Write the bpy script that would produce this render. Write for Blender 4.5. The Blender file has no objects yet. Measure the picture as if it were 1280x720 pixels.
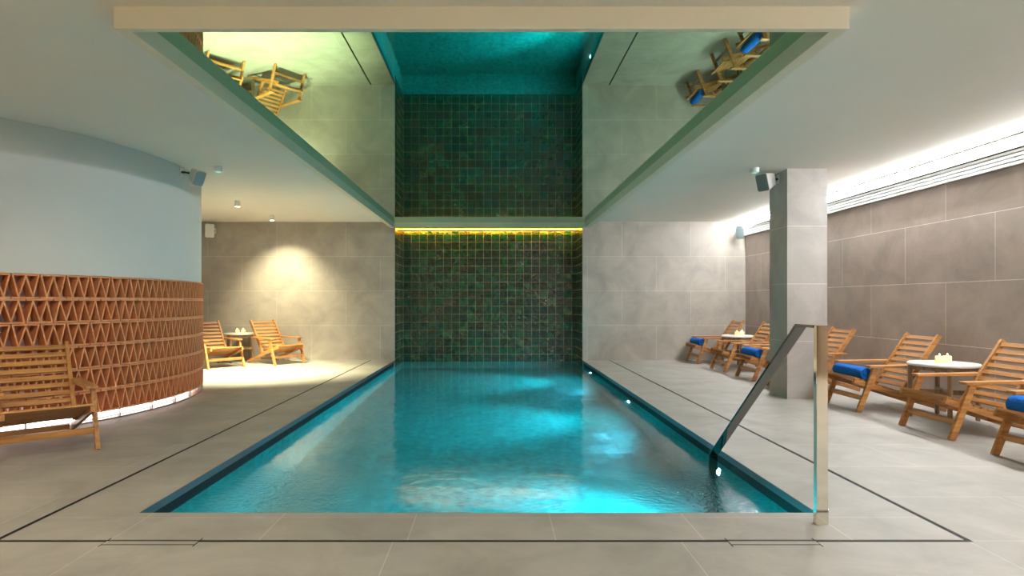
import bpy, bmesh, math, random
from mathutils import Vector, Matrix
random.seed(7)
C = bpy.context.scene.collection
PI = math.pi
H = 2.6            # ceiling height
YF = 11.83         # far wall
YA = 12.88         # back of the tiled alcove
PXL, PXR = -1.845, 1.69   # pool sides
PYN = 3.271        # near pool edge
XR = 4.76          # right wall
XL = -9.4          # left wall
YN = -3.0          # wall behind the camera
WZ = -0.11         # water level
DC = Vector((-6.33, 6.8, 0)); DR = 2.88   # round drum

# ------------------------------------------------------------------ materials
def mat(name):
    m = bpy.data.materials.new(name); m.use_nodes = True
    nt = m.node_tree
    return m, nt, nt.nodes['Principled BSDF']

def N(nt, t, **kw):
    n = nt.nodes.new(t)
    for k, v in kw.items():
        if k in n.inputs.keys() if hasattr(n.inputs, 'keys') else False: n.inputs[k].default_value = v
        else: setattr(n, k, v)
    return n

def L(nt, a, b): nt.links.new(a, b)

def simple(name, col, rough=.5, metal=0, spec=.5, noise=0, nscale=20, bump=0):
    m, nt, b = mat(name)
    b.inputs['Base Color'].default_value = (*col, 1)
    b.inputs['Roughness'].default_value = rough
    b.inputs['Metallic'].default_value = metal
    b.inputs['Specular IOR Level'].default_value = spec
    if noise or bump:
        tc = N(nt, 'ShaderNodeTexCoord'); ns = N(nt, 'ShaderNodeTexNoise')
        ns.inputs['Scale'].default_value = nscale; ns.inputs['Detail'].default_value = 5
        L(nt, tc.outputs['Object'], ns.inputs['Vector'])
        if noise:
            mx = N(nt, 'ShaderNodeMixRGB')
            mx.inputs[1].default_value = (*[c*(1-noise) for c in col], 1)
            mx.inputs[2].default_value = (*[min(1, c*(1+noise)) for c in col], 1)
            L(nt, ns.outputs['Fac'], mx.inputs[0]); L(nt, mx.outputs[0], b.inputs['Base Color'])
        if bump:
            bp = N(nt, 'ShaderNodeBump'); bp.inputs['Strength'].default_value = bump
            bp.inputs['Distance'].default_value = .01
            L(nt, ns.outputs['Fac'], bp.inputs['Height']); L(nt, bp.outputs[0], b.inputs['Normal'])
    return m

def emit(name, col, s):
    m, nt, b = mat(name)
    b.inputs['Base Color'].default_value = (*[min(1, c) for c in col], 1)
    b.inputs['Emission Color'].default_value = (*col, 1)
    b.inputs['Emission Strength'].default_value = s
    return m

def stone(name, u, v, c1, c2, grout, bw, bh, ou=0, ov=0, off=.5, rough=.45, mortar=.0035, spec=.4):
    """large format stone tiles laid in world metres on the u,v axes"""
    m, nt, b = mat(name)
    g = N(nt, 'ShaderNodeNewGeometry'); sp = N(nt, 'ShaderNodeSeparateXYZ'); cb = N(nt, 'ShaderNodeCombineXYZ')
    L(nt, g.outputs['Position'], sp.inputs[0])
    au = N(nt, 'ShaderNodeMath', operation='ADD'); au.inputs[1].default_value = 100*bw - ou
    av = N(nt, 'ShaderNodeMath', operation='ADD'); av.inputs[1].default_value = 100*bh - ov
    L(nt, sp.outputs[u], au.inputs[0]); L(nt, sp.outputs[v], av.inputs[0])
    L(nt, au.outputs[0], cb.inputs[0]); L(nt, av.outputs[0], cb.inputs[1])
    br = N(nt, 'ShaderNodeTexBrick'); br.offset = off; br.offset_frequency = 2
    br.inputs['Scale'].default_value = 1; br.inputs['Brick Width'].default_value = bw
    br.inputs['Row Height'].default_value = bh; br.inputs['Mortar Size'].default_value = mortar
    br.inputs['Mortar Smooth'].default_value = .1; br.inputs['Bias'].default_value = 0
    br.inputs['Color1'].default_value = (*c1, 1); br.inputs['Color2'].default_value = (*c2, 1)
    br.inputs['Mortar'].default_value = (*grout, 1)
    L(nt, cb.outputs[0], br.inputs['Vector'])
    n1 = N(nt, 'ShaderNodeTexNoise'); n1.inputs['Scale'].default_value = 2.3; n1.inputs['Detail'].default_value = 8
    n1.inputs['Roughness'].default_value = .62; n1.inputs['Distortion'].default_value = .6
    L(nt, g.outputs['Position'], n1.inputs['Vector'])
    mr = N(nt, 'ShaderNodeMapRange'); mr.inputs[1].default_value = .3; mr.inputs[2].default_value = .72
    mr.inputs[3].default_value = .80; mr.inputs[4].default_value = 1.16
    L(nt, n1.outputs['Fac'], mr.inputs[0])
    mx = N(nt, 'ShaderNodeMixRGB', blend_type='MULTIPLY'); mx.inputs[0].default_value = 1
    L(nt, br.outputs['Color'], mx.inputs[1]); L(nt, mr.outputs[0], mx.inputs[2])
    L(nt, mx.outputs[0], b.inputs['Base Color'])
    b.inputs['Roughness'].default_value = rough; b.inputs['Specular IOR Level'].default_value = spec
    n2 = N(nt, 'ShaderNodeTexNoise'); n2.inputs['Scale'].default_value = 30; n2.inputs['Detail'].default_value = 6
    L(nt, g.outputs['Position'], n2.inputs['Vector'])
    bp = N(nt, 'ShaderNodeBump'); bp.inputs['Strength'].default_value = .25; bp.inputs['Distance'].default_value = .004
    L(nt, n2.outputs['Fac'], bp.inputs['Height']); L(nt, bp.outputs[0], b.inputs['Normal'])
    return m

def zellige(name, u, v, ou, ov, c1, c2, grout, pitch=.1645, wob=1.0, rough=.03):
    """hand made square glazed tiles: every tile leans its own way and has a wavy glaze"""
    m, nt, b = mat(name)
    g = N(nt, 'ShaderNodeNewGeometry'); sp = N(nt, 'ShaderNodeSeparateXYZ'); cb = N(nt, 'ShaderNodeCombineXYZ')
    L(nt, g.outputs['Position'], sp.inputs[0])
    au = N(nt, 'ShaderNodeMath', operation='ADD'); au.inputs[1].default_value = 200*pitch - ou
    av = N(nt, 'ShaderNodeMath', operation='ADD'); av.inputs[1].default_value = 200*pitch - ov
    L(nt, sp.outputs[u], au.inputs[0]); L(nt, sp.outputs[v], av.inputs[0])
    L(nt, au.outputs[0], cb.inputs[0]); L(nt, av.outputs[0], cb.inputs[1])
    br = N(nt, 'ShaderNodeTexBrick'); br.offset = 0
    br.inputs['Scale'].default_value = 1; br.inputs['Brick Width'].default_value = pitch
    br.inputs['Row Height'].default_value = pitch; br.inputs['Mortar Size'].default_value = .0032
    br.inputs['Mortar Smooth'].default_value = .1
    br.inputs['Color1'].default_value = (*c1, 1); br.inputs['Color2'].default_value = (*c2, 1)
    br.inputs['Mortar'].default_value = (*grout, 1)
    L(nt, cb.outputs[0], br.inputs['Vector'])
    ns = N(nt, 'ShaderNodeTexNoise'); ns.inputs['Scale'].default_value = 14; ns.inputs['Detail'].default_value = 4
    L(nt, g.outputs['Position'], ns.inputs['Vector'])
    mr = N(nt, 'ShaderNodeMapRange'); mr.inputs[1].default_value = .3; mr.inputs[2].default_value = .7
    mr.inputs[3].default_value = .55; mr.inputs[4].default_value = 1.5
    L(nt, ns.outputs['Fac'], mr.inputs[0])
    mx = N(nt, 'ShaderNodeMixRGB', blend_type='MULTIPLY'); mx.inputs[0].default_value = 1
    L(nt, br.outputs['Color'], mx.inputs[1]); L(nt, mr.outputs[0], mx.inputs[2])
    L(nt, mx.outputs[0], b.inputs['Base Color'])
    # roughness: glaze vs grout
    rr = N(nt, 'ShaderNodeMapRange'); rr.inputs[3].default_value = rough; rr.inputs[4].default_value = .8
    L(nt, br.outputs['Fac'], rr.inputs[0]); L(nt, rr.outputs[0], b.inputs['Roughness'])
    # tilt of every tile
    dv = N(nt, 'ShaderNodeVectorMath', operation='DIVIDE'); dv.inputs[1].default_value = (pitch, pitch, 1)
    fl = N(nt, 'ShaderNodeVectorMath', operation='FLOOR'); wn = N(nt, 'ShaderNodeTexWhiteNoise')
    L(nt, cb.outputs[0], dv.inputs[0]); L(nt, dv.outputs[0], fl.inputs[0]); L(nt, fl.outputs[0], wn.inputs['Vector'])
    sb = N(nt, 'ShaderNodeVectorMath', operation='SUBTRACT'); sb.inputs[1].default_value = (.5, .5, .5)
    L(nt, wn.outputs['Color'], sb.inputs[0])
    sc = N(nt, 'ShaderNodeVectorMath', operation='SCALE'); sc.inputs['Scale'].default_value = .13
    L(nt, sb.outputs[0], sc.inputs[0])
    ad = N(nt, 'ShaderNodeVectorMath', operation='ADD'); L(nt, g.outputs['Normal'], ad.inputs[0]); L(nt, sc.outputs[0], ad.inputs[1])
    nm = N(nt, 'ShaderNodeVectorMath', operation='NORMALIZE'); L(nt, ad.outputs[0], nm.inputs[0])
    n2 = N(nt, 'ShaderNodeTexNoise'); n2.inputs['Scale'].default_value = 13; n2.inputs['Detail'].default_value = 2
    n2.inputs['Distortion'].default_value = .8
    L(nt, g.outputs['Position'], n2.inputs['Vector'])
    b1 = N(nt, 'ShaderNodeBump'); b1.inputs['Strength'].default_value = wob; b1.inputs['Distance'].default_value = .013
    L(nt, n2.outputs['Fac'], b1.inputs['Height']); L(nt, nm.outputs[0], b1.inputs['Normal'])
    b2 = N(nt, 'ShaderNodeBump', invert=True); b2.inputs['Strength'].default_value = .6; b2.inputs['Distance'].default_value = .003
    L(nt, br.outputs['Fac'], b2.inputs['Height']); L(nt, b1.outputs[0], b2.inputs['Normal'])
    L(nt, b2.outputs[0], b.inputs['Normal'])
    b.inputs['Specular IOR Level'].default_value = .95
    return m

def wood(name, c1, c2, along='Y'):
    m, nt, b = mat(name)
    tc = N(nt, 'ShaderNodeTexCoord'); mp = N(nt, 'ShaderNodeMapping')
    mp.inputs['Scale'].default_value = {'Y': (26, 1.6, 26), 'X': (1.6, 26, 26), 'Z': (26, 26, 1.6)}[along]
    L(nt, tc.outputs['Object'], mp.inputs[0])
    ns = N(nt, 'ShaderNodeTexNoise'); ns.inputs['Scale'].default_value = 1.5; ns.inputs['Detail'].default_value = 6
    ns.inputs['Distortion'].default_value = .5
    L(nt, mp.outputs[0], ns.inputs['Vector'])
    cr = N(nt, 'ShaderNodeValToRGB')
    cr.color_ramp.elements[0].position = .3; cr.color_ramp.elements[0].color = (*c1, 1)
    cr.color_ramp.elements[1].position = .7; cr.color_ramp.elements[1].color = (*c2, 1)
    L(nt, ns.outputs['Fac'], cr.inputs[0]); L(nt, cr.outputs[0], b.inputs['Base Color'])
    b.inputs['Roughness'].default_value = .42
    bp = N(nt, 'ShaderNodeBump'); bp.inputs['Strength'].default_value = .15; bp.inputs['Distance'].default_value = .003
    L(nt, ns.outputs['Fac'], bp.inputs['Height']); L(nt, bp.outputs[0], b.inputs['Normal'])
    return m

M = {}
WT1, WT2, WG = (.42, .38, .33), (.385, .35, .305), (.56, .52, .45)
M['wall_far'] = stone('stone_far', 0, 2, WT1, WT2, WG, 1.3, .65, ou=-.17, ov=0)
M['wall_right'] = stone('stone_right', 1, 2, (.47, .39, .345), (.425, .35, .31), (.80, .75, .68), 1.3, .65, ou=.1, ov=0)
M['column'] = stone('stone_column', 0, 2, (.42, .385, .36), (.40, .37, .34), (.62, .58, .54), 1.3, .65, ou=3.19, ov=.0)
M['floor'] = stone('stone_floor', 0, 1, (.36, .34, .305), (.335, .315, .28), (.50, .47, .42), 1.32, .65, ou=-.457, ov=2.888, rough=.5, mortar=.0025)
M['coping'] = stone('stone_coping', 0, 1, (.36, .34, .305), (.335, .315, .28), (.50, .47, .42), .685, 1.3, ou=-.394, ov=.6, off=0, rough=.5, mortar=.0025)
M['plaster'] = simple('white_plaster', (.74, .71, .64), .85, noise=.03, nscale=2, bump=.03)
M['dark_wall'] = simple('dark_unseen_wall', (.045, .035, .028), .6, noise=.2, nscale=6)  # unseen wall behind the camera, coloured dark to darken the tile reflections
M['drum'] = simple('drum_plaster', (.56, .575, .55), .8, noise=.025, nscale=2.5, bump=.03)
M['frame'] = simple('painted_frame', (.68, .63, .49), .6, noise=.02)
G1, G2, GG = (.001, .026, .010), (.004, .066, .024), (.30, .20, .10)
M['zel_back'] = zellige('green_glazed_tile_back', 0, 2, -1.845+.01, .02, G1, G2, GG)
M['zel_side'] = zellige('green_glazed_tile_side', 1, 2, YA, .02, G1, G2, GG)
M['basin'] = zellige('teal_pool_tile', 0, 1, 0, 0, (.005, .180, .155), (.007, .21, .18), (.02, .16, .14), wob=.1, rough=.4)
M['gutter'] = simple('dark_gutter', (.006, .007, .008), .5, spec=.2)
M['lit_edge'] = simple('blue_lit_edge', (.055, .085, .11), .3, spec=.5)  # blue glow of the pool lights put into the colour
M['slot'] = simple('black_slot', (.004, .004, .004), .6, spec=.2)
M['steel'] = simple('polished_steel', (.74, .70, .62), .07, 1, noise=.02, nscale=3)
M['steel_dark'] = simple('satin_steel', (.35, .34, .33), .3, 1)
M['steel_rail'] = simple('steel_dark_reflection', (.20, .195, .185), .06, 1, noise=.02, nscale=3)  # steel darkened in colour to stand in for a dark pool reflection
M['terracotta'] = simple('terracotta', (.64, .265, .11), .75, noise=.22, nscale=14, bump=.12)
M['inner'] = simple('inner_white', (.62, .52, .50), .85, noise=.03)
M['wood'] = wood('teak_lengthwise', (.30, .125, .035), (.56, .27, .08), 'Y')
M['wood_x'] = wood('teak_sides', (.29, .12, .033), (.54, .255, .075), 'X')
M['wood_grey'] = wood('weathered_teak', (.20, .12, .062), (.34, .22, .12), 'Z')
M['stone_top'] = simple('pale_stone_top', (.70, .68, .64), .35, noise=.05, nscale=30)
M['towel'] = simple('blue_towel', (.012, .13, .52), .95, spec=.1, noise=.25, nscale=60, bump=.8)
M['white_plastic'] = simple('white_plastic', (.70, .69, .66), .4, noise=.01)
M['grey_grille'] = simple('grey_speaker_mesh', (.13, .17, .17), .7, noise=.25, nscale=300)
M['pale_grille'] = simple('pale_speaker_mesh', (.30, .38, .42), .7, noise=.15, nscale=300)
M['grey_plastic'] = simple('grey_plastic', (.34, .34, .33), .5, noise=.02)
M['black_metal'] = simple('black_metal', (.02, .02, .02), .5)
M['alu'] = simple('white_aluminium', (.66, .67, .66), .35, noise=.01)
M['wax'] = emit('candle_wax', (1.0, .72, .36), .35)
M['flame'] = emit('flame', (1.0, .75, .35), 14)
M['wick'] = simple('wick', (.03, .02, .015), .9)
M['led_cove'] = emit('cove_led', (.96, .98, 1.0), 130)
M['led_amber'] = emit('amber_led', (1.0, .46, .02), 20)
M['led_base'] = emit('base_led', (1.0, .93, .95), 2.6)
M['spot_lens'] = emit('warm_spot_lens', (1.0, .86, .55), 25)
M['pool_lens'] = emit('pool_lens', (.55, .92, 1.0), 250)
M['sensor_lens'] = emit('teal_sensor_lens', (.25, .75, .60), .5)

def mirror_mat():
    m, nt, b = mat('green_mirror_film')
    b.inputs['Base Color'].default_value = (.36, .62, .44, 1); b.inputs['Metallic'].default_value = 1
    b.inputs['Roughness'].default_value = .012
    g = N(nt, 'ShaderNodeNewGeometry'); ns = N(nt, 'ShaderNodeTexNoise'); ns.inputs['Scale'].default_value = .7
    L(nt, g.outputs['Position'], ns.inputs['Vector'])
    bp = N(nt, 'ShaderNodeBump'); bp.inputs['Strength'].default_value = .02; bp.inputs['Distance'].default_value = .02
    L(nt, ns.outputs['Fac'], bp.inputs['Height']); L(nt, bp.outputs[0], b.inputs['Normal'])
    return m
M['mirror'] = mirror_mat()

def water_mat():
    m, nt, b = mat('pool_water')
    b.inputs['Base Color'].default_value = (.36, .90, 1.0, 1); b.inputs['Roughness'].default_value = .10
    b.inputs['IOR'].default_value = 1.28; b.inputs['Specular IOR Level'].default_value = .3; b.inputs['Transmission Weight'].default_value = 1
    g = N(nt, 'ShaderNodeNewGeometry')
    ns = N(nt, 'ShaderNodeTexNoise'); ns.inputs['Scale'].default_value = 2.6; ns.inputs['Detail'].default_value = 4
    ns.inputs['Roughness'].default_value = .55; ns.inputs['Distortion'].default_value = .4
    L(nt, g.outputs['Position'], ns.inputs['Vector'])
    n3 = N(nt, 'ShaderNodeTexNoise'); n3.inputs['Scale'].default_value = 30; n3.inputs['Detail'].default_value = 3
    L(nt, g.outputs['Position'], n3.inputs['Vector'])
    # the two return jets ruffle the surface near the front corners
    hs = None
    for c in ((-1.45, 3.95, WZ), (1.35, 4.1, WZ)):
        d = N(nt, 'ShaderNodeVectorMath', operation='DISTANCE'); d.inputs[1].default_value = c
        L(nt, g.outputs['Position'], d.inputs[0])
        r = N(nt, 'ShaderNodeMapRange'); r.inputs[1].default_value = .15; r.inputs[2].default_value = .85
        r.inputs[3].default_value = 1; r.inputs[4].default_value = 0
        L(nt, d.outputs['Value'], r.inputs[0])
        if hs is None: hs = r
        else:
            a = N(nt, 'ShaderNodeMath', operation='ADD'); L(nt, hs.outputs[0], a.inputs[0]); L(nt, r.outputs[0], a.inputs[1]); hs = a
    mu = N(nt, 'ShaderNodeMath', operation='MULTIPLY'); L(nt, n3.outputs['Fac'], mu.inputs[0]); L(nt, hs.outputs[0], mu.inputs[1])
    b1 = N(nt, 'ShaderNodeBump'); b1.inputs['Strength'].default_value = .10; b1.inputs['Distance'].default_value = .06
    L(nt, ns.outputs['Fac'], b1.inputs['Height'])
    b2 = N(nt, 'ShaderNodeBump'); b2.inputs['Strength'].default_value = .5; b2.inputs['Distance'].default_value = .02
    L(nt, mu.outputs[0], b2.inputs['Height']); L(nt, b1.outputs[0], b2.inputs['Normal'])
    L(nt, b2.outputs[0], b.inputs['Normal'])
    return m
M['water'] = water_mat()

# ------------------------------------------------------------------ mesh helpers
def box(bm, x0, x1, y0, y1, z0, z1, mi=0):
    vs = [bm.verts.new((x, y, z)) for z in (z0, z1) for y in (y0, y1) for x in (x0, x1)]
    fs = []
    for a in ((0, 2, 3, 1), (4, 5, 7, 6), (0, 1, 5, 4), (2, 6, 7, 3), (0, 4, 6, 2), (1, 3, 7, 5)):
        f = bm.faces.new([vs[i] for i in a]); f.material_index = mi; fs.append(f)
    return fs

def beam(bm, a, b, w, t, side=(0, 1, 0), wend=None):
    """board from a to b: t thick along 'side', w wide across it (wend at b)"""
    a, b = Vector(a), Vector(b); d = (b-a).normalized(); s = Vector(side).normalized()
    n = d.cross(s).normalized(); we = w if wend is None else wend
    vs = []
    for p, ww in ((a, w), (b, we)):
        for i, j in ((-1, -1), (1, -1), (1, 1), (-1, 1)):
            vs.append(bm.verts.new(p + n*(i*ww/2) + s*(j*t/2)))
    for f in ((3, 2, 1, 0), (4, 5, 6, 7), (0, 1, 5, 4), (1, 2, 6, 5), (2, 3, 7, 6), (3, 0, 4, 7)):
        bm.faces.new([vs[i] for i in f])

def lathe(bm, prof, seg=28, o=(0, 0, 0), axis=None):
    o = Vector(o); R = axis.to_matrix() if axis is not None else Matrix.Identity(3)
    rings = []
    for r, z in prof:
        if r < 1e-6: rings.append([bm.verts.new(o + R @ Vector((0, 0, z)))])
        else: rings.append([bm.verts.new(o + R @ Vector((r*math.cos(2*PI*k/seg), r*math.sin(2*PI*k/seg), z))) for k in range(seg)])
    for A, B in zip(rings, rings[1:]):
        for k in range(seg):
            k2 = (k+1) % seg
            if len(A) == 1 and len(B) == 1: continue
            if len(A) == 1: f = [A[0], B[k], B[k2]]
            elif len(B) == 1: f = [A[k], A[k2], B[0]]
            else: f = [A[k], A[k2], B[k2], B[k]]
            try: bm.faces.new(f)
            except ValueError: pass
    if len(rings[0]) > 1: bm.faces.new(rings[0][::-1])
    if len(rings[-1]) > 1: bm.faces.new(rings[-1])

def obj(name, bm, m, parent=None, bevel=0, smooth=False, mats=None):
    bmesh.ops.recalc_face_normals(bm, faces=bm.faces[:])
    if bevel:
        bmesh.ops.bevel(bm, geom=bm.edges[:] , offset=bevel, segments=2, profile=.6, affect='EDGES', clamp_overlap=True)
    me = bpy.data.meshes.new(name); bm.to_mesh(me); bm.free()
    for k in (mats or [m]): me.materials.append(M[k])
    if smooth:
        for p in me.polygons: p.use_smooth = True
        me.set_sharp_from_angle(angle=math.radians(35))
    o = bpy.data.objects.new(name, me); C.objects.link(o)
    if parent is not None: o.parent = parent
    return o

def B(): return bmesh.new()

def tag(o, label, cat, group=None):
    o['label'] = label; o['category'] = cat
    if group: o['group'] = group
    return o

def thing(name, label, cat, loc=(0, 0, 0), rz=0, group=None):
    o = bpy.data.objects.new(name, None); C.objects.link(o)
    o.empty_display_size = .1
    o.location = loc; o.rotation_euler = (0, 0, rz)
    return tag(o, label, cat, group)

def struct(o): o['kind'] = 'structure'; return o

def dup(src, loc, rz, label, group=None):
    r = src.copy(); C.objects.link(r); r.location = loc; r.rotation_euler = (0, 0, rz); r['label'] = label
    if group: r['group'] = group
    for ch in list(src.children):
        c = ch.copy(); C.objects.link(c); c.parent = r
        for g in list(ch.children):
            d = g.copy(); C.objects.link(d); d.parent = c
    return r

# ------------------------------------------------------------------ the room
T = .2
DX0, DX1, DY0 = -2.29, 2.19, 2.888; SW = .014     # slot drain rectangle
bm = B()   # floor: three slabs around the drained pool surround
box(bm, XL, XR, YN, DY0-SW, -.3, 0)
box(bm, XL, DX0-SW, DY0-SW, YF, -.3, 0)
box(bm, DX1+SW, XR, DY0-SW, YF, -.3, 0)
struct(obj('floor', bm, 'floor'))
bm = B()   # pool surround between the slot and the water
cz = -.045
box(bm, DX0+SW, DX1-SW, DY0+SW, PYN, cz, 0)
box(bm, DX0+SW, PXL, PYN, YF, cz, 0)
box(bm, PXR, DX1-SW, PYN, YF, cz, 0)
struct(obj('floor_pool_surround', bm, 'coping'))
# the black channel under the slot
bm = B()
for a in ((DX0-SW, DX1+SW, DY0-SW, DY0+SW), (DX0-SW, DX0+SW, DY0+SW, YF), (DX1-SW, DX1+SW, DY0+SW, YF)):
    box(bm, *a, -.06, -.003)
tag(obj('drain_channel', bm, 'slot'), 'thin black slot drain running round the pool deck', 'drain')

bm = B()   # pool basin: walls and floor, set back under the stone edge
s = .03; PD = -1.35
box(bm, PXL-.2, PXL-s, PYN-.2, YA+.2, PD, cz-.001)
box(bm, PXR+s, PXR+.2, PYN-.2, YA+.2, PD, cz-.001)
box(bm, PXL-s, PXR+s, PYN-.2, PYN-s, PD, cz-.001)
box(bm, PXL-s, PXR+s, YA+s, YA+.2, PD, -.09)
box(bm, PXL-.2, PXR+.2, PYN-.2, YA+.2, PD-.15, PD)
struct(obj('floor_pool_basin', bm, 'basin'))
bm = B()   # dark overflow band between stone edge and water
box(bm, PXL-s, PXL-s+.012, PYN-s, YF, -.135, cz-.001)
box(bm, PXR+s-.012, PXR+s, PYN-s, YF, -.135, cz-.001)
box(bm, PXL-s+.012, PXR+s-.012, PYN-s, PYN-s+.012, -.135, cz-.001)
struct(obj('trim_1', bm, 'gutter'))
bm = B()   # thin facing on the stone edge; the pool's blue light is in its colour
box(bm, PXL, PXL+.004, PYN+.004, YF-.002, cz, -.001); box(bm, PXR-.004, PXR, PYN+.004, YF-.002, cz, -.001)
box(bm, PXL, PXR, PYN, PYN+.004, cz, -.001)
struct(obj('trim_3', bm, 'lit_edge'))

bm = B()   # water
nx, ny = 24, 60
rowy = [PYN-s+.012+(YF-.003-PYN+s-.012)*j/ny for j in range(ny+1)]+[YF+(YA-.004-YF)*j/6 for j in range(7)]
vv = []
for y in rowy:
    xa, xb = (PXL-s+.013, PXR+s-.013) if y < YF-.001 else (PXL+.006, PXR-.006)
    vv.append([bm.verts.new((xa+(xb-xa)*i/nx, y, WZ)) for i in range(nx+1)])
ny = len(rowy)-1
for j in range(ny):
    for i in range(nx): bm.faces.new((vv[j][i], vv[j][i+1], vv[j+1][i+1], vv[j+1][i]))
w = obj('pool_water', bm, 'water', smooth=True)
if w.data.polygons[0].normal.z < 0: w.data.flip_normals()     # the air is above
tag(w, 'clear turquoise water filling the long indoor pool', 'water'); w['kind'] = 'stuff'

bm = B()   # far wall, both sides of the alcove, and the header over it
box(bm, XL, PXL, YF, YF+T, -.3, H); box(bm, PXR, XR+T, YF, YF+T, -.3, H); box(bm, PXL, PXR, YF, YF+.05, 2.486, H)
struct(obj('wall_back', bm, 'wall_far'))
bm = B(); box(bm, XR, XR+T, YN, YF, -.3, H); struct(obj('wall_right', bm, 'wall_right'))
bm = B(); box(bm, XL-T, XL, YN, YF+T, -.3, H); struct(obj('wall_left', bm, 'wall_far'))
bm = B(); box(bm, XL-T, XR+T, YN-T, YN, -.3, H); struct(obj('wall_front', bm, 'dark_wall'))
bm = B(); box(bm, XL-T, XR+T, YN-T, YA+T, H, H+.15); struct(obj('ceiling', bm, 'plaster'))
bm = B()
box(bm, PXL-.05, PXL, YF+T, YA, -.3, H); box(bm, PXR, PXR+.05, YF+T, YA, -.3, H)
box(bm, PXL, PXL+.004, YF+.004, YA, -.3, H); box(bm, PXR-.004, PXR, YF+.004, YA, -.3, H)
struct(obj('wall_alcove_side', bm, 'zel_side'))
bm = B(); box(bm, PXL-.05, PXR+.05, YA, YA+.1, -.3, H); struct(obj('wall_alcove_back', bm, 'zel_back'))

# square column
CX0, CX1, CY0, CY1 = 3.319, 3.77, 7.08, 7.53
bm = B(); box(bm, CX0, CX1, CY0, CY1, 0, H)
struct(obj('wall_column', bm, 'column'))

# ------------------------------------------------------------------ mirror ceiling and its dropped frame
FX0, FX1, FY0, FZ = -1.855, 1.73, 3.23, 2.486
bm = B()
box(bm, FX0-.07, FX0, FY0-.04, YF-.001, FZ, H); box(bm, FX1, FX1+.08, FY0-.04, YF-.001, FZ, H)
box(bm, FX0, FX1, FY0-.04, FY0, FZ, H); box(bm, FX0, FX1, YF-.03, YF-.001, FZ, H)
struct(obj('trim_2', bm, 'frame'))
bm = B(); box(bm, FX0, FX1, FY0, YF-.03, 2.588, H)
tag(obj('ceiling_mirror', bm, 'mirror'), 'long green tinted mirror panel set in the ceiling over the pool', 'mirror')

# ------------------------------------------------------------------ round drum: plaster above, lattice of clay blocks below
def ring(bm, r0, r1, z0, z1, a0, a1, n):
    prev = None
    for k in range(n+1):
        a = a0+(a1-a0)*k/n; c, s_ = math.cos(a), math.sin(a)
        q = [bm.verts.new((DC.x+r*c, DC.y+r*s_, z)) for r, z in ((r0, z0), (r1, z0), (r1, z1), (r0, z1))]
        if prev:
            for i in range(4): bm.faces.new((prev[i], prev[(i+1) % 4], q[(i+1) % 4], q[i]))
        prev = q
LZ0, LZ1 = .08, 1.335
bm = B(); ring(bm, DR-.25, DR, LZ1, H, 0, 2*PI, 160); bmesh.ops.remove_doubles(bm, verts=bm.verts[:], dist=1e-5)
struct(obj('wall_drum', bm, 'drum', smooth=True))
bm = B(); ring(bm, DR-.25, DR-.2, 0, LZ1, 0, 2*PI, 120); bmesh.ops.remove_doubles(bm, verts=bm.verts[:], dist=1e-5)
struct(obj('wall_drum_core', bm, 'inner', smooth=True))

scr = thing('block_screen', 'curved terracotta lattice block screen round the base of the white drum', 'screen', (DC.x, DC.y, 0))
RO, RD = DR+.022, .125       # outer radius and block depth
NB = 88; da = 2*PI/NB
RH = (LZ1-LZ0)/6
def cyl(a, r, z): return Vector((r*math.cos(a), r*math.sin(a), z))
def rib(bm, p0, p1, wid):
    """slanted rib between (angle, z) points, wid wide in angle, block-deep"""
    vs = []
    for (a, z) in (p0, p1):
        for (r, sg) in ((RO, -1), (RO, 1), (RO-RD, 1), (RO-RD, -1)):
            vs.append(bm.verts.new(cyl(a+sg*wid/2, r, z)))
    for f in ((3, 2, 1, 0), (4, 5, 6, 7), (0, 1, 5, 4), (1, 2, 6, 5), (2, 3, 7, 6), (3, 0, 4, 7)):
        bm.faces.new([vs[i] for i in f])
A_LO, A_HI = math.radians(-150), math.radians(80)
for row in range(6):
    bm = B()
    z0 = LZ0+row*RH; z1 = z0+RH-.004; bar = .014
    zb, zt = z0+bar, z1-bar
    up = (row % 2 == 1)             # top row W, next M ...
    for k in range(NB):
        a0 = k*da + (da/2 if row % 2 else 0)
        am = (a0+PI) % (2*PI)-PI
        if not (A_LO < am < A_HI): continue
        g = da*.022
        for za, zc in ((z0, zb), (zt, z1)):
            for q in range(2):
                b0, b1 = a0+g+(da-2*g)*q/2, a0+g+(da-2*g)*(q+1)/2
                vs = [bm.verts.new(cyl(a, r, z)) for z in (za, zc) for (a, r) in ((b0, RO), (b1, RO), (b1, RO-RD), (b0, RO-RD))]
                for f in ((3, 2, 1, 0), (4, 5, 6, 7), (0, 1, 5, 4), (1, 2, 6, 5), (2, 3, 7, 6), (3, 0, 4, 7)):
                    bm.faces.new([vs[i] for i in f])
        wid = .013/RO
        xs = [a0+g+wid/2, a0+da*.25, a0+da*.5, a0+da*.75, a0+da-g-wid/2]
        hi = [1, 0, 1, 0, 1] if up else [0, 1, 0, 1, 0]
        for q in range(4):
            rib(bm, (xs[q], zt if hi[q] else zb), (xs[q+1], zt if hi[q+1] else zb), wid)
    obj('block_course', bm, 'terracotta', scr)
for k in range(44):
    a = 2*PI*k/44; am = (a+PI) % (2*PI)-PI
    if math.radians(-75) < am < math.radians(40):
        bm = B(); p, d = cyl(a, RO-.02, .012), cyl(a, 1, 0)
        beam(bm, p, p+Vector((0, 0, LZ0-.012)), .012, .03, side=d)
        obj('support_foot', bm, 'steel_dark', scr)
bm = B()
DCs = DC.copy(); DC_ = DC; 
DC = Vector((0, 0, 0)); ring(bm, RO-.06, RO-.005, 0, .012, A_LO, A_HI, 90); obj('base_channel', bm, 'steel_dark', scr)
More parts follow.
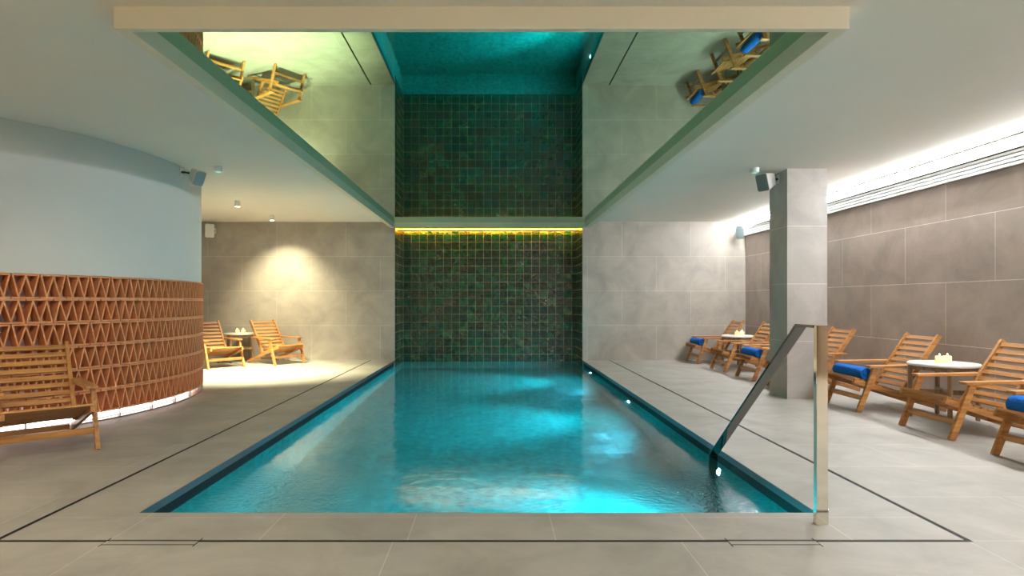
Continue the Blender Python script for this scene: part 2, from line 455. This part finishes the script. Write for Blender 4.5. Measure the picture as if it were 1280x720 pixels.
bm = B(); ring(bm, RO-RD-.012, RO-RD, .014, .07, A_LO, A_HI, 90); o = obj('light_strip', bm, 'led_base', scr); o['label'] = 'glowing white light strip'
DC = DC_

# ------------------------------------------------------------------ chairs
CW = .30
def make_chair(label):
    t = thing('lounge_chair', label, 'chair', group='slatted teak lounge chairs')
    for s_ in (-1, 1):
        y = s_*CW
        bm = B(); beam(bm, (-.005, y, 0), (.165, y, .44), .050, .030); obj('front_leg', bm, 'wood_x', t, .003)
        bm = B(); beam(bm, (-.03, y*.88, .31), (.89, y*.88, .020), .046, .028)
        obj('side_rail', bm, 'wood_x', t, .003)
        bm = B(); beam(bm, (.455, s_*.235, .175), (.845, s_*.235, .76), .046, .030); obj('back_post', bm, 'wood_x', t, .003)
        bm = B(); beam(bm, (.10, s_*.285, .452), (.72, s_*.275, .462), .024, .085, side=(0, 1, 0)); 
        obj('armrest', bm, 'wood_x', t, .004)
    bm = B()
    d = Vector((.92, 0, -.29)).normalized(); n = Vector((.29, 0, .92)).normalized()
    p0 = Vector((-.035, 0, .3115)) + n*.023
    for k in range(9):
        L_ = .028+k*.060
        c = p0 + d*L_ + n*.0105
        hw = .265 if k else .275
        beam(bm, c-d*.023, c+d*.023, .017, 2*hw, side=(0, 1, 0))
    obj('seat', bm, 'wood', t, .0025)
    bm = B()
    a = Vector((.455, 0, .175)); b = Vector((.845, 0, .76)); dd = (b-a).normalized(); nn = Vector((-dd.z, 0, dd.x))
    for k in range(9):
        c = a + dd*((b-a).length - .045 - k*.070) + nn*.0
        beam(bm, c-dd*.020, c+dd*.020, .018, .445, side=(0, 1, 0))
    obj('backrest', bm, 'wood', t, .0025)
    bm = B(); beam(bm, (.052, -CW, .138), (.052, CW, .138), .045, .022, side=(1, 0, .2)); obj('stretcher', bm, 'wood', t, .0025)
    bm = B(); beam(bm, (.72, -.24, .075), (.72, .24, .075), .040, .022, side=(1, 0, 0)); obj('stretcher', bm, 'wood', t, .0025)
    return t

def make_table(label):
    t = thing('side_table', label, 'table', group='round side tables')
    R_ = .29
    bm = B(); lathe(bm, [(0, .497), (R_-.01, .497), (R_, .503), (R_, .517), (R_-.008, .525), (0, .525)], 48); o = obj('table_top', bm, 'stone_top', t, smooth=True)
    o['label'] = 'pale stone table top'
    for k in range(4):
        a = PI/4+k*PI/2; r = R_-.025
        bm = B(); lathe(bm, [(.017, 0), (.021, .02), (.021, .47), (.018, .497)], 16, (r*math.cos(a), r*math.sin(a), 0)); obj('leg', bm, 'wood_grey', t, smooth=True)
    bm = B()
    for k in range(2):
        a = PI/4+k*PI/2; d = Vector((math.cos(a), math.sin(a), 0))*(R_-.03); z = .25+.0*k
        beam(bm, -d+Vector((0, 0, z)), d+Vector((0, 0, z)), .024, .045 if k else .044, side=(0, 0, 1))
    obj('cross_stretcher', bm, 'wood_grey', t, .002)
    bm = B()
    for k in range(4):
        a0, a1 = PI/4+k*PI/2, PI/4+(k+1)*PI/2; r = R_-.03
        beam(bm, (r*math.cos(a0), r*math.sin(a0), .475), (r*math.cos(a1), r*math.sin(a1), .475), .020, .034, side=(0, 0, 1))
    obj('apron', bm, 'wood_grey', t, .002)
    return t

def make_candle(label):
    t = thing('pillar_candle', label, 'candle', group='lit pillar candles')
    bm = B(); lathe(bm, [(0, 0), (.033, 0), (.036, .006), (.036, .058), (.032, .064), (.026, .061), (0, .058)], 24)
    obj('wax_body', bm, 'wax', t, smooth=True)
    bm = B(); lathe(bm, [(.0018, .058), (.0018, .07), (0, .071)], 8); obj('wick', bm, 'wick', t)
    bm = B(); lathe(bm, [(0, .066), (.0045, .070), (.0055, .075), (.003, .082), (0, .088)], 12); obj('flame', bm, 'flame', t, smooth=True)
    return t

def make_towel(label):
    """a rolled towel lying along y; a spiral section, soft ends"""
    t = thing('rolled_towel', label, 'towel', group='rolled blue towels')
    bm = B(); Rr = .066; seg = 36; st = 14; Lh = .262
    rows = []
    for j in range(st+1):
        y = -Lh+2*Lh*j/st; e = abs(y)/Lh; fl = 1-.10*max(0, e-.8)/.2
        ringv = []
        for k in range(seg):
            a = 2*PI*k/seg
            r = Rr*fl*(1+.015*math.sin(3*a+y*9)+.01*math.sin(y*31+a))
            if k == seg-3: r *= .95           # the loose edge of the roll
            z = max(-Rr*.93, r*math.sin(a))
            ringv.append(bm.verts.new((r*math.cos(a)*1.04, y, z+Rr*.93)))
        rows.append(ringv)
    for A_, B_ in zip(rows, rows[1:]):
        for k in range(seg): bm.faces.new((A_[k], A_[(k+1) % seg], B_[(k+1) % seg], B_[k]))
    bm.faces.new(rows[0]); bm.faces.new(rows[-1][::-1])
    obj('towel_roll', bm, 'towel', t, smooth=True)
    for sg in (-1, 1):                          # spiral fold showing at both ends
        bm = B(); pts = []
        for k in range(50):
            a = k*.38; r = .006+.0512*k/49
            pts.append(Vector((r*math.cos(a), sg*(Lh+.003), .0614+r*math.sin(a)*.97)))
        for p, q in zip(pts, pts[1:]): beam(bm, p, q, .0045, .008, side=(0, 1, 0))
        obj('end_fold', bm, 'towel', t)
    return t

RX = 3.60   # front feet of the right hand row; chairs face the pool (-x)
lab = {
 'A': 'teak lounge chair nearest the far wall on the right, blue towel on it',
 'B': 'empty teak lounge chair beside the far right table, second from the far wall',
 'C': 'teak lounge chair with blue towel, seen just left of the stone column',
 'D': 'empty teak lounge chair whose slatted back shows just right of the stone column',
 'E': 'teak lounge chair with blue towel beside the handrail post, right of the column',
 'F': 'empty teak lounge chair in front of the near right candle table',
 'G': 'teak lounge chair with blue towel cut off by the right edge of the photo'}
ys = {'A': 11.35, 'B': 10.03, 'C': 8.96, 'D': 7.95, 'E': 6.53, 'F': 5.27, 'G': 4.20}
ch0 = None; CH = {}
for k, y in ys.items():
    loc = (RX + {'E': .03, 'F': .03}.get(k, 0), y, 0)
    if ch0 is None:
        ch0 = make_chair(lab[k]); ch0.location = loc; CH[k] = ch0
    else: CH[k] = dup(ch0, loc, 0, lab[k])
def facing(fx, fy): return math.atan2(-fy, -fx)      # local -x is forward
def place_left(cx, cy, fx, fy, label): return dup(ch0, (cx, cy, 0), facing(fx, fy), label)
f = Vector((.68, -.73)).normalized(); wv = Vector((-f.y, f.x))   # width direction
fc = Vector((-2.94, 4.67)) - wv*.30
place_left(fc.x, fc.y, f.x, f.y, 'teak lounge chair in front of the terracotta lattice screen at the left edge')
place_left(-3.55, 11.0, .8, -.6, 'teak lounge chair right of the far left table, turned towards the pool')
place_left(-4.42, 10.42, .74, -.67, 'teak lounge chair left of the far left table, partly behind the curved screen')

tw0 = None
twl = {'A': 'rolled blue towel on the chair nearest the far wall', 'C': 'rolled blue towel on the chair just left of the column',
       'E': 'rolled blue towel on the chair right behind the handrail post', 'G': 'rolled blue towel on the chair cut off at right edge'}
for k, l in twl.items():
    p = CH[k].location; loc = (p.x+.085, p.y, .316); 
    if tw0 is None: tw0 = make_towel(l); tw0.location = loc; r = tw0
    else: r = dup(tw0, loc, 0, l)
    r.rotation_euler = (0, math.radians(17.5), 0)

tb = {'E': ((4.24, 5.91), 'round pale topped side table between two chairs near the right edge'),
      'A': ((4.2, 10.69), 'round side table between the two farthest right chairs by the far wall'),
      'L': ((-4.62, 11.50), 'round side table between the two far left chairs')}
t0 = None; cd0 = None
for k, ((x, y), l) in tb.items():
    if t0 is None: t0 = make_table(l); t0.location = (x, y, 0); t0.rotation_euler = (0, 0, .35)
    else: dup(t0, (x, y, 0), .5, l)
    where = {'E': 'on the near right table', 'A': 'on the far right table', 'L': 'on the far left table'}[k]
    for j, (ox, oy, wd) in enumerate(((-.05, -.02, 'left'), (.045, .01, 'right'))):
        ll = '%s one of two lit cream candles %s' % (wd, where)
        pl = (x+ox, y+oy, .525)
        if cd0 is None: cd0 = make_candle(ll); cd0.location = pl
        else: dup(cd0, pl, 0, ll)

# ------------------------------------------------------------------ pool handrail
hr = thing('pool_handrail', 'polished steel handrail at the near right corner of the pool', 'handrail', (1.622, 3.106, 0))
HX = 0; hw = .05; ht = .984
bm = B(); box(bm, -.028, .028, -.015, .015, .0, ht); obj('post', bm, 'steel', hr, .002)
bm = B(); box(bm, -.030, .030, -.017, .017, .0, .075); obj('post_sleeve', bm, 'steel', hr, .002)
bm = B()
# top run, slope and submerged leg as one bent flat bar
def seg_bar(pts, half, thick):
    prof = []
    for i, p in enumerate(pts):
        d0 = (pts[i]-pts[i-1]).normalized() if i else (pts[1]-pts[0]).normalized()
        d1 = (pts[i+1]-pts[i]).normalized() if i < len(pts)-1 else d0
        n0 = Vector((0, -d0.z, d0.y)); n1 = Vector((0, -d1.z, d1.y)); nn = (n0+n1).normalized(); sc = 1/max(.3, nn.dot(n0))
        prof.append([bm.verts.new(p + Vector((sx*half, 0, 0)) + nn*(sy*thick/2*sc)) for sx, sy in ((-1, -1), (1, -1), (1, 1), (-1, 1))])
    for A_, B_ in zip(prof, prof[1:]):
        for k in range(4): bm.faces.new((A_[k], A_[(k+1) % 4], B_[(k+1) % 4], B_[k]))
    bm.faces.new(prof[0]); bm.faces.new(prof[-1][::-1])
seg_bar([Vector((0, .015, ht-.008)), Vector((0, .20, ht-.008)), Vector((0, 1.52, -.03)), Vector((0, 1.52, PD))], .031, .014)
obj('rail', bm, 'steel_rail', hr, .002)

# ------------------------------------------------------------------ pool lights
PL = (11.0, 7.9, 4.8)
pl0 = None
for i, y in enumerate(PL):
    l = ('underwater pool light on the right wall nearest the tiled alcove', 'middle underwater pool light on the right wall', 'underwater pool light below the foot of the handrail')[i]
    if pl0 is None:
        pl0 = thing('pool_light', l, 'pool light', (PXR+s, y, -.36), 0, 'underwater pool lights')
        q = Vector((0, 0, 1)).rotation_difference(Vector((-1, 0, 0)))
        bm = B(); lathe(bm, [(.085, 0), (.085, .012), (.065, .018), (.062, .006)], 28, (0, 0, 0), q); obj('rim', bm, 'steel_dark', pl0, smooth=True)
        bm = B(); lathe(bm, [(.062, .006), (.04, .014), (0, .018)], 24, (0, 0, 0), q); obj('lens', bm, 'pool_lens', pl0, smooth=True)
    else: dup(pl0, (PXR+s, y, -.36), 0, l)

# ------------------------------------------------------------------ deck hatches
for i, (xa, xb, l) in enumerate(((-1.77, -1.35, 'narrow stone access lid in the deck near the left front corner'), (1.08, 1.48, 'narrow stone access lid in the deck near the handrail post'))):
    t = thing('deck_hatch', l, 'hatch', ((xa+xb)/2, 2.868, 0), 0, 'deck access lids')
    hx = (xb-xa)/2
    bm = B(); box(bm, -hx, hx, -.026, .012, .0, .0015); obj('lid', bm, 'coping', t)
    bm = B()
    box(bm, -hx-.004, -hx, -.05, .05, 0, .0012); box(bm, hx, hx+.004, -.05, .05, 0, .0012); box(bm, -hx, hx, -.030, -.026, 0, .0012)
    obj('lid_gap', bm, 'slot', t)

# ------------------------------------------------------------------ linear grille and cove light on the right wall
gr = thing('linear_grille', 'white linear air grille with bright cove light along the right wall top', 'grille', (XR, 4.4, 0))
y0, y1 = YN-4.4+.02, YF-4.4-.02
bm = B(); box(bm, -.012, -.001, y0, y1, 2.337, 2.57); o = obj('back_plate', bm, 'black_metal', gr)
for k, z in enumerate((2.337, 2.374, 2.411, 2.448)):
    bm = B(); box(bm, -.046, -.012, y0, y1, z, z+.026); obj('louvre_bar', bm, 'alu', gr, .002)
bm = B(); box(bm, -.085, -.062, y0, y1, 2.556, 2.574); o = obj('light_strip', bm, 'led_cove', gr); o['label'] = 'bright white light strip'
bm = B(); box(bm, -.090, -.001, y0, y1, 2.576, 2.590); obj('strip_channel', bm, 'alu', gr)
bm = B(); box(bm, -.061, -.054, y0, y1, 2.484, 2.576); obj('fascia', bm, 'alu', gr)

# amber strip in the alcove
t = thing('alcove_cove_light', 'glowing amber cove light along the top of the tiled alcove', 'light', (0, YA, 2.53))
bm = B(); box(bm, PXL+.005, PXR-.005, -.30, -.105, 0, .008); obj('strip_shield', bm, 'frame', t)  # added to keep the strip's reflection off the water
bm = B(); box(bm, PXL+.01, PXR-.01, -.125, -.106, .012, .045); o = obj('light_strip', bm, 'led_amber', t); o['label'] = 'glowing amber light strip'

# ------------------------------------------------------------------ ceiling spots and sensors
SP = ((-3.80, 9.35), (-3.85, 10.95))
sl = ('lit white ceiling spotlight nearer the drum on the far left', 'lit white ceiling spotlight close to the far left wall')
s0 = None
for (x, y), l in zip(SP, sl):
    if s0 is None:
        s0 = thing('ceiling_spotlight', l, 'spotlight', (x, y, H), 0, 'lit ceiling spotlights')
        bm = B(); lathe(bm, [(.038, 0), (.038, -.085), (.033, -.085), (.033, -.07)], 24); obj('housing', bm, 'white_plastic', s0, smooth=True)
        bm = B(); lathe(bm, [(.033, -.075), (.024, -.086), (0, -.09)], 20); obj('lens', bm, 'spot_lens', s0, smooth=True)
    else: dup(s0, (x, y, H), 0, l)
s1 = None
for (x, y), l in (((-3.06, 7.0), 'small white ceiling sensor with teal lens beside the drum speaker'), ((2.94, 7.05), 'small white ceiling sensor with teal lens beside the column speaker')):
    if s1 is None:
        s1 = thing('ceiling_sensor', l, 'sensor', (x, y, H), 0, 'ceiling sensors')
        bm = B(); lathe(bm, [(.046, 0), (.046, -.05), (.042, -.056), (.03, -.056)], 24); obj('housing', bm, 'white_plastic', s1, smooth=True)
        bm = B(); lathe(bm, [(.03, -.055), (.02, -.062), (0, -.064)], 20); obj('lens', bm, 'sensor_lens', s1, smooth=True)
    else: dup(s1, (x, y, H), 0, l)

# ------------------------------------------------------------------ speakers
def speaker(label, mount, wall_n, centre, aim, size, body='white_plastic', face='grey_grille'):
    t = thing('wall_speaker', label, 'speaker', mount, 0, 'wall speakers')
    mount, wall_n, centre, aim = Vector(mount), Vector(wall_n).normalized(), Vector(centre)-Vector(mount), Vector(aim).normalized()
    up = Vector((0, 0, 1)); rt = aim.cross(up).normalized(); up = rt.cross(aim).normalized()
    w_, h_, d_ = size
    def slab(y0, y1, s0, s1, rad=.022):
        b = B(); rows = []
        for yy, s_ in ((y0, s0), (y1, s1)):
            ringv = []
            for cx, cy, a0 in ((1, 1, 0), (-1, 1, PI/2), (-1, -1, PI), (1, -1, 3*PI/2)):
                for q in range(5):
                    a = a0+q*PI/8
                    px = cx*(w_/2*s_-rad)+rad*math.cos(a); pz = cy*(h_/2*s_-rad)+rad*math.sin(a)
                    ringv.append(b.verts.new(centre+rt*px+up*pz+aim*yy))
            rows.append(ringv)
        n = len(rows[0])
        for k in range(n): b.faces.new((rows[0][k], rows[0][(k+1) % n], rows[1][(k+1) % n], rows[1][k]))
        b.faces.new(rows[0]); b.faces.new(rows[1][::-1]); return b
    obj('cabinet', slab(-d_/2, d_/2, .72, 1.0), body, t, smooth=True)
    obj('grille', slab(d_/2, d_/2+.008, .96, .93), face, t, smooth=True)
    bm = B(); side = wall_n.cross(Vector((0, 0, 1))).normalized()
    beam(bm, side*0+wall_n*.001, wall_n*.012, .10, .055, side=side); obj('wall_plate', bm, 'white_plastic', t, .002)
    bm = B(); e = centre-aim*(d_/2-.002)
    k = wall_n*.05
    beam(bm, wall_n*.01, k, .022, .022, side=side); s2 = Vector((0, 0, 1)) if abs((e-k).normalized().z) < .9 else Vector((1, 0, 0))
    beam(bm, k, e, .02, .02, side=(e-k).cross(s2)); obj('bracket_arm', bm, 'black_metal', t)
    return t
dn = Vector((.999, .05, 0)).normalized()
mp = DC + dn*DR
speaker('white wall speaker at the top of the plaster drum', (mp.x, mp.y, 2.53), dn, (mp.x+.20, mp.y-.05, 2.475), (.75, -.45, -.50), (.12, .17, .13), 'white_plastic', 'pale_grille')
speaker('white wall speaker on the left face of the stone column', (CX0, 7.29, 2.52), (-1, 0, 0), (CX0-.17, 7.22, 2.485), (-.72, -.45, -.28), (.15, .20, .17))
speaker('small grey speaker high on the far wall at the right corner', (4.60, YF, 2.41), (0, -1, 0), (4.60, YF-.16, 2.40), (-.45, -.85, -.3), (.14, .25, .12), 'grey_plastic')
speaker('small white speaker high on the far wall beside the drum', (-5.24, YF, 2.43), (0, -1, 0), (-5.27, YF-.16, 2.42), (.5, -.85, -.15), (.16, .25, .14), 'white_plastic', 'white_plastic')

# ------------------------------------------------------------------ lamps
def spot(loc, aim, W, col, ang=70, blend=.6, rad=.04):
    d = bpy.data.lights.new('lamp', 'SPOT'); d.energy = W; d.color = col; d.spot_size = math.radians(ang); d.spot_blend = blend
    d.shadow_soft_size = rad
    o = bpy.data.objects.new('lamp', d); C.objects.link(o); o.location = loc
    o.rotation_euler = (Vector(aim)-Vector(loc)).to_track_quat('-Z', 'Y').to_euler()
    return o
WARM = (1.0, .92, .58)
spot((SP[0][0], SP[0][1], H-.10), (SP[0][0]+.15, SP[0][1]+.45, 0), 1000, WARM, 84, .8)
spot((SP[1][0], SP[1][1], H-.10), (SP[1][0], SP[1][1]+.62, 1.3), 185, WARM, 92, 1.0)
FILL = (1.0, .86, .66)
for x, y, W in ((-3.2, 2.0, 85), (0.0, .6, 34), (3.0, 1.2, 22), (-3.0, -1.4, 55), (3.0, -1.4, 45)):  # unseen ceiling lamps added to fill the near deck and the rear
    spot((x, y, H-.06), (x, y, 0), W, FILL, 130, .8, .06)
spot((-2.4, 2.6, H-.06), (-3.75, 6.0, .35), 55, FILL, 50, 1.0, .05)  # lamp added out of view to brighten the clay lattice
def cove(loc, sx, sy, W, col):  # added area lamps that wash the ceiling; no cove fitting is built
    d = bpy.data.lights.new('cove', 'AREA'); d.shape = 'RECTANGLE'; d.size = sx; d.size_y = sy; d.energy = W; d.color = col
    o = bpy.data.objects.new('cove', d); C.objects.link(o); o.location = loc; o.rotation_euler = (PI, 0, 0)
cove((-2.0, YN+.25, 2.15), 12, .12, 250, (1.0, .80, .50))      # unseen uplight added along the wall behind the camera
cove((-8.9, 1.5, 2.15), .12, 7, 110, (1.0, .82, .54))           # and another one added along the left wall
CY = (.05, .72, 1.0)
for y, dx, W in zip(PL, (1.9, 1.9, 1.15), (260, 260, 420)):
    spot((PXR-.02, y, -.36), (PXR-dx, y-.1, -1.25), W, CY, 80, .8, .05)
    spot((PXR-.02, y, -.36), (PXR-2.0, y, -1.1), 68, CY, 160, .5, .05)

w = bpy.data.worlds.new('World'); bpy.context.scene.world = w; w.use_nodes = True
w.node_tree.nodes['Background'].inputs[0].default_value = (.9, .95, 1, 1); w.node_tree.nodes['Background'].inputs[1].default_value = .02

# ------------------------------------------------------------------ camera
cam = bpy.data.cameras.new('camera'); co = bpy.data.objects.new('camera', cam); C.objects.link(co)
co.location = (0, 0, 1.1); co.rotation_euler = (PI/2, 0, 0)
cam.sensor_width = 36; cam.lens = 785/1280*36; cam.shift_x = 24/1280; cam.shift_y = 17/1280
cam.clip_start = .05
S = bpy.context.scene; S.camera = co
S.view_settings.view_transform = 'Standard'; S.view_settings.look = 'None'; S.view_settings.gamma = 1
S.view_settings.use_curve_mapping = False; S.view_settings.exposure = 1.0
S.cycles.max_bounces = 14; S.cycles.diffuse_bounces = 6; S.cycles.glossy_bounces = 6; S.cycles.transmission_bounces = 8
S.cycles.sample_clamp_indirect = 12
